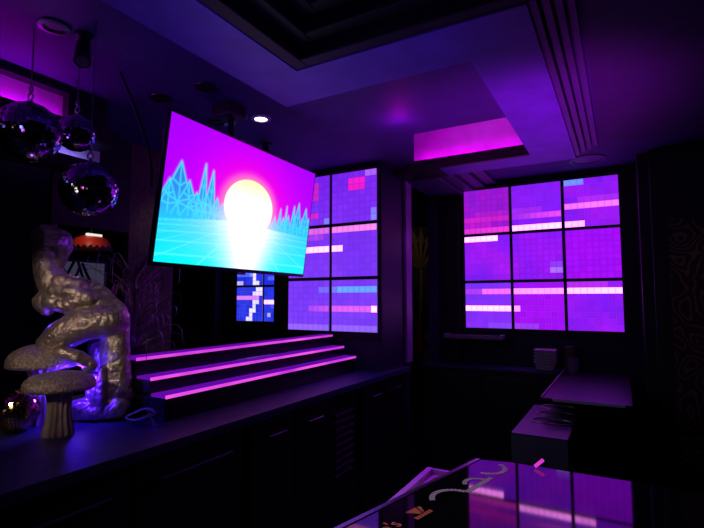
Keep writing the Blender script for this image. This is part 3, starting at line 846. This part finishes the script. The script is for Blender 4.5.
gl = B(); c = (-.335, 3.98, 1.067)
lathe(gl, c, [(0, .0), (.030, .0), (.042, .12), (.0395, .12), (.028, .008), (0, .008)], 28)
finish(obj('tumbler', gl, M_glass, None, True), 'clear glass tumbler standing on the far end of the drainboard', 'glass')

# tray left of the bar's end
M_tray = mat('tray_metal', (.5, .42, .55), .4, .3)
ty = thing('service_tray', 'rimmed steel tray on the low shelf beyond the bar corner', 'tray', (-.66, 1.75, .9))
bm = B(); prism(bm, [(-.757, 1.30), (-.58, 1.30), (-.54, 1.99), (-.75, 2.0)], .872, .878); obj('base', bm, M_tray, ty)
bm = B()
box(bm, -.76, 1.30, .873, -.735, 2.005, .90, .003); box(bm, -.735, 1.985, .873, -.54, 2.005, .90, .003)
obj('rim', bm, M_tray, ty)
obj('liner', bx(-.71, 1.60, .8785, -.60, 1.95, .884, .002), mat('yellow_liner', (.35, .26, .06), .5), ty)
uc = thing('underbar_shelf', 'dark low shelf unit behind the bar end', 'shelf', (-.6, 1.9, 0))
obj('shelf_board', bx(-.76, 1.28, .845, .9, 2.05, .870, .003), M_cab, uc)
obj('cabinet_body', bx(-.60, 1.80, 0, .88, 2.04, .843, .003), M_cab, uc)

# ------------------------------------------------------------------ bar
br = thing('bar', 'glossy black customer bar in the foreground mirroring the video wall', 'bar', (.3, 1.2, 0))
bm = B(); prism(bm, [(-.735, .50), (-.447, 1.690), (-.352, 1.713), (2.0, 1.745), (2.0, .50)], 1.032, 1.07)
bmesh.ops.bevel(bm, geom=[e for e in bm.edges], offset=.004, segments=2, affect='EDGES')
obj('bar_top', bm, M_bar, br)
obj('bar_front', bx(-.52, .62, 0, 1.95, .70, 1.03), M_cab, br)
obj('end_panel', bx(-.50, .70, 0, -.46, 1.25, 1.03), M_cab, br)
tb = B(); prism(tb, [(-.752, .50), (-.462, 1.690), (-.447, 1.690), (-.737, .50)], 1.036, 1.0715)
obj('edge_trim', tb, mat('edge_metal', (.3, .28, .34), .3, 1.0), br)

# bar mat with printing along its left edge
E0 = V((-.606, 1.035, 0)); dE = V((-.446 + .606, 1.683 - 1.035, 0)).normalized(); nE = V((dE.y, -dE.x, 0))   # nE: to the right
def BP(s, t, z=1.0706): p = E0 + dE * s + nE * t; return V((p.x, p.y, z))
bmat = br
def text_mesh(s, size, name, m, org, xdir, ydir, shear=0.0, label=None):
    cu = bpy.data.curves.new(name, 'FONT'); cu.body = s; cu.size = size; cu.extrude = 0; cu.offset = size * .012; cu.shear = shear
    o = bpy.data.objects.new(name, cu); COL.objects.link(o)
    me = bpy.data.meshes.new_from_object(o.evaluated_get(bpy.context.evaluated_depsgraph_get()))
    bpy.data.objects.remove(o); bm = B(); bm.from_mesh(me)
    X_, Y_2 = V(xdir).normalized(), V(ydir).normalized(); Z_ = X_.cross(Y_2)
    bm.transform(Matrix.Translation(org) @ Matrix((X_, Y_2, Z_)).transposed().to_4x4())
    r = obj(name, bm, m, bmat)
    if label: r['label'] = label
    return r
text_mesh("en's", .056, 'lettering', M_orange, BP(.020, .095), dE, -nE, 0, 'orange lettering')
# orange V emblem with a small line under it
bm = B()
def bpoly(pts): bm.faces.new([bm.verts.new(BP(s, t)) for s, t in pts])
bpoly([(.162, .060), (.205, .060), (.193, .090), (.182, .090)]); bpoly([(.210, .060), (.222, .066), (.203, .090), (.197, .090)])
obj('emblem', bm, M_orange, bmat)['label'] = 'orange winged emblem'
bm = B()
for k in range(6):
    s0 = .153 + k * .0118; bpoly([(s0, .094), (s0 + .0095, .094), (s0 + .0095, .107), (s0, .107)])
obj('small_print', bm, M_orange, bmat)['label'] = 'tiny orange line of print'
# white round logo: two arcs of lettering with a boxed line through the middle
bm = B()
def ticks(cs, ct_, r0, r1, a0, a1, n, fill=.72):
    for k in range(n):
        p = a0 + (a1 - a0) * k / n; q = p + (a1 - a0) / n * fill
        P4 = [(cs + r * math.cos(x), ct_ + r * math.sin(x)) for r, x in ((r0, p), (r1, p), (r1, q), (r0, q))]
        bpoly(P4)
RD = math.radians
for a_args in ((.325, .112, .058, .074, RD(222), RD(353), 13, .86), (.470, .104, .036, .050, RD(222), RD(360), 11, .88), (.615, .048, .053, .068, RD(22), RD(168), 14, .9)):
    bm = B(); ticks(*a_args); obj('arc_lettering', bm, M_white, bmat)['label'] = 'white arc of lettering'
bm = B()
for k in range(12):
    s0 = .390 + k * .0128; bpoly([(s0, .098), (s0 + .011, .098), (s0 + .011, .115), (s0, .115)])
obj('middle_line', bm, M_white, bmat)['label'] = 'white boxed line'
sw = B(); tube(sw, [(-.268, 1.690, 1.0765), (-.246, 1.712, 1.094)], .0055, 8)
# neon pink straw-like marker lying on the far bar edge
finish(obj('stir_stick', sw, emis('pink_stick', (.9, .05, .8), .8)), 'short glowing pink stick on the far edge of the bar', 'stick')

# ------------------------------------------------------------------ lights
def light(name, kind, loc, energy, col, aim=None, size=.05, spot=60, blend=.6, shape=None, sy=None):
    d = bpy.data.lights.new(name, kind); o = bpy.data.objects.new(name, d); COL.objects.link(o)
    o.location = loc; d.energy = energy; d.color = col
    if kind == 'SPOT': d.spot_size = RD(spot); d.spot_blend = blend; d.shadow_soft_size = size
    if kind == 'POINT': d.shadow_soft_size = size
    if kind == 'AREA':
        d.size = size
        if sy: d.shape = 'RECTANGLE'; d.size_y = sy
    if aim is not None: o.rotation_euler = (V(aim) - V(loc)).to_track_quat('-Z', 'Y').to_euler()
    return o
light('downlight_beam', 'SPOT', (-1.761, 2.049, 2.64), 1.5, (1, .8, .75), (-1.761, 2.049, 0), .03, 110)
light('statue_blue', 'POINT', SP(90, 376, 27), 3.0, (.06, .01, 1), size=.012)
light('statue_blue_top', 'POINT', SP(58, 322, 22), .08, (.12, .02, 1), size=.01)
light('statue_violet_rim', 'POINT', SP(88, 250, 20), .10, (.25, .03, 1), size=.01)  # added stand-in for violet screen and riser light on the head
light('statue_warm_top', 'SPOT', (-1.80, .55, 2.2), 2.6, (1, .68, .45), SP(48, 375), .03, 45)
light('statue_warm', 'SPOT', (-1.45, .05, 1.85), 11, (1, .72, .55), SP(52, 360), .05, 38)
light('magenta_ceiling_glow', 'POINT', (-1.08, 2.46, 2.57), .9, (.8, 0, 1), size=.03)  # added point light, no fixture; makes the magenta patch on the ceiling
light('added_ceiling_wash', 'SPOT', (-.1, 2.2, 1.25), 80, (.8, .01, 1), (-.42, 2.75, 2.6), .15, 66, .9)  # added spot without fixture, turns the beam bottoms purple
light('added_ceiling_wash_blue', 'SPOT', (-.2, .7, 1.5), 16.0, (.14, .06, 1), (-1.15, 1.6, 2.6), .15, 58)  # unseen spot added to tint the nearer beams blue
light('counter_blue', 'SPOT', (-1.25, 2.3, 2.5), 17, (.12, .04, 1), (-1.6, 2.85, 1.1), .1, 50, .9)  # added spot, makes the worktop bluer than the screens do
light('pillar_violet', 'SPOT', (-1.2, 3.3, 2.4), 1.4, (.6, .02, 1), (-1.5, 3.62, 1.7), .02, 70)  # added spot to brighten the jamb edge
light('mural_warm', 'POINT', (-2.6, 5.2, 2.3), .55, (1, .6, .35), size=.1)
light('wallpaper_warm', 'SPOT', (.9, 2.6, 2.5), .8, (1, .55, .35), (.7, 3.85, 1.5), .05, 50)
light('column_warm', 'SPOT', (-2.45, 2.15, 2.6), .25, (1, .6, .35), (-2.8, 2.15, 1.5), .03, 60)
light('red_shade_fill', 'POINT', (-3.70, 2.20, 2.30), 1.6, (1, .5, .35), size=.03)  # added light outside the pendant, brightens its red shade
light('bar_print_warm', 'SPOT', (-.2, .3, 2.4), 22, (1, .75, .6), (-.46, 1.30, 1.07), .03, 24)
light('tray_violet', 'SPOT', (-.9, 2.1, 2.0), 40, (.5, .0, 1), (-.7, 1.75, .9), .04, 40)  # added spot that lifts the tray to violet, no fixture
light('column_low', 'SPOT', (-2.4, 2.45, 2.25), .5, (1, .65, .35), (-2.8, 2.28, 2.15), .03, 60)
light('plant_violet', 'SPOT', (-1.80, 1.95, 1.75), 4, (.55, .06, .8), (-2.1, 1.5, 1.58), .02, 50)  # added spot so the leaves show violet
rb = random.Random(11)
for k in range(52):      # unseen point lights added behind the camera for glints on the mirror balls
    p = (rb.uniform(-2.2, 1.8), rb.uniform(-2.3, -.6), rb.uniform(1.2, 2.5))
    light('glint_light', 'POINT', p, .07, rb.choice([(1, .75, .5), (.9, .9, 1), (.2, .25, 1), (1, .15, .9), (.5, .1, 1), (1, .9, .7)]), size=.02)
